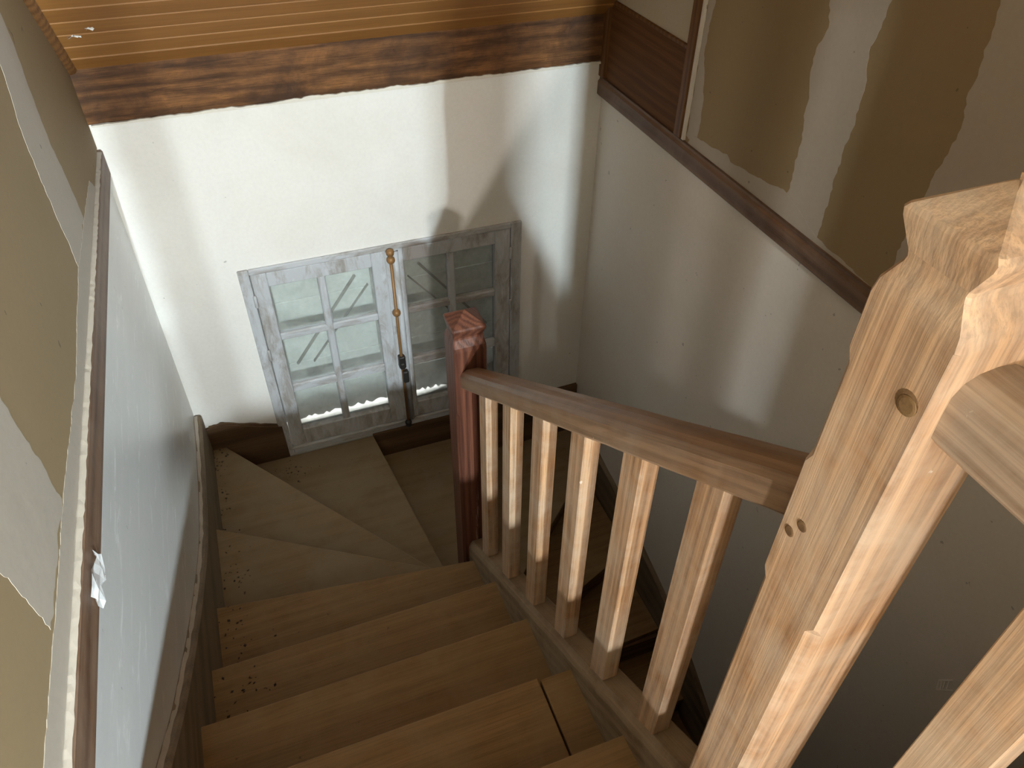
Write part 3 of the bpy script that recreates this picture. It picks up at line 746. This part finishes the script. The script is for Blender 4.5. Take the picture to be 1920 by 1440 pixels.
# added, unseen posts, prop and partition behind the camera, placed to block light
for x0, x1, y0, y1, lab in ((.640, .930, -1.85, -1.80, 'added broad timber post, an unseen light block behind the plaster partition'), (.066, .165, -2.05, -2.0, 'added slender timber post, an unseen light block in the middle of the landing'), (.535, .716, -.68, -.60, 'added thick timber post, an unseen light block beside the landing guard rail')):
    po = empty('shadow_post', U((x0 + x1) / 2, (y0 + y1) / 2, -1.03), lab, 'post')
    bm = bmesh.new(); box(bm, x0, x1, y0, y1, -1.03, ZC + .01, .004); link('post_shaft', bm, 'oak_z', po)
    bm = bmesh.new(); box(bm, x0 - .012, x1 + .012, y0 - .012, y1 + .012, -1.031, -.99, .004); link('post_base', bm, 'oak_z', po)
bm = bmesh.new(); lathe(bm, -.259, -2.0, [(.010, -1.031), (.010, ZC + .005)], 10)  # added unseen pole, there to cast a soft streak on the back wall
tag(link('shadow_prop', bm, 'lampblack', None, True, at=U(-.259, -2.0, -1.03)), 'added thin black prop, unseen, casting a streak on the back wall', 'prop')
bm = bmesh.new(); box(bm, .743, XR + .01, -.68, -.62, -1.05, ZC + .01)  # added unseen partition, blocks the beams from the right wall
tag(link('baffle_partition', bm, 'wall_white'), kind='structure', label='added short plaster partition, an unseen light block beside the thick post on the landing')

# crumpled clear plastic stuck to the left trim
bm = bmesh.new(); rnd = random.Random(4); g = []
for i in range(8):
    row = []
    for j in range(5):
        row.append(bm.verts.new(U(XL + .016 + rnd.uniform(0, .010), .90 - .012 * i + rnd.uniform(-.003, .003), -.985 - .011 * j + rnd.uniform(-.003, .003) - .008 * math.sin(i))))
    g.append(row)
for i in range(7):
    for j in range(4): bm.faces.new((g[i][j], g[i + 1][j], g[i + 1][j + 1], g[i][j + 1]))
pl_ = link('plastic_scrap', bm, 'plastic', None, at=U(XL + .016, .86, -1.03)); tag(pl_, 'crumpled scrap of clear plastic stuck on the brown band of the left wall', 'plastic')
# debris swept into the corners of the winders
def chips(name, spots, count, mat, label, seed, size=(.0012, .004)):
    rnd = random.Random(seed); t = bmesh.new()
    for _ in range(count):
        cx, cy, cz, sx, sy = rnd.choice(spots)
        x = cx + rnd.gauss(0, sx); y = cy + rnd.gauss(0, sy); r_ = rnd.uniform(*size); a = rnd.uniform(0, 6.28); e = rnd.uniform(.25, .8)
        x = max(XI + .004, x)
        if y > 2.33: y = 2.33
        ca, sa = math.cos(a), math.sin(a)
        b = [U(x + r_ * (ca * u - sa * v * e), y + r_ * (sa * u + ca * v * e), cz + .0002) for u, v in ((1, 0), (0, 1), (-1, 0), (0, -1))]
        vb = [t.verts.new(p) for p in b]; tp = t.verts.new(U(x, y, cz + r_ * .6))
        for i in range(4): t.faces.new((vb[i], vb[(i + 1) % 4], tp))
        t.faces.new(vb[::-1])
    o = link(name, t, mat); tag(o, label, 'debris', None, 'stuff'); return o
SPOTS = [(-.31, 2.26, ZW[5], .02, .05), (-.32, 2.05, ZW[5], .012, .09), (-.31, 1.87, ZW[5], .02, .03), (-.12, 2.22, ZW[6], .06, .05), (-.05, 2.26, ZW[6], .05, .04), (-.29, 1.62, ZW[4], .03, .08), (-.30, 1.30, ZW[3], .03, .06), (-.27, 1.05, N[4][1], .04, .05)]
chips('floor_debris', SPOTS, 190, 'debris', 'dark crumbs and grit scattered in the corners of the winder treads', 5, (.0018, .0062))
# pale scribbled mark on the right wall below the railing
bm = bmesh.new()
def stroke(a, b, wd=.0024):
    dx, dz = b[0] - a[0], b[1] - a[1]; L_ = math.hypot(dx, dz); n0, n1 = -dz / L_ * wd / 2, dx / L_ * wd / 2
    slab(bm, RX, [(a[0] + n0, a[1] + n1), (b[0] + n0, b[1] + n1), (b[0] - n0, b[1] - n1), (a[0] - n0, a[1] - n1)], -.001, .0012)
for a, b in (((.454, -1.654), (.432, -1.614)), ((.446, -1.683), (.420, -1.637)), ((.454, -1.654), (.446, -1.683)), ((.448, -1.646), (.441, -1.672)), ((.443, -1.638), (.437, -1.662)), ((.437, -1.626), (.431, -1.652))): stroke(a, b)
link('wall_marking', bm, 'pencil', wall_right)
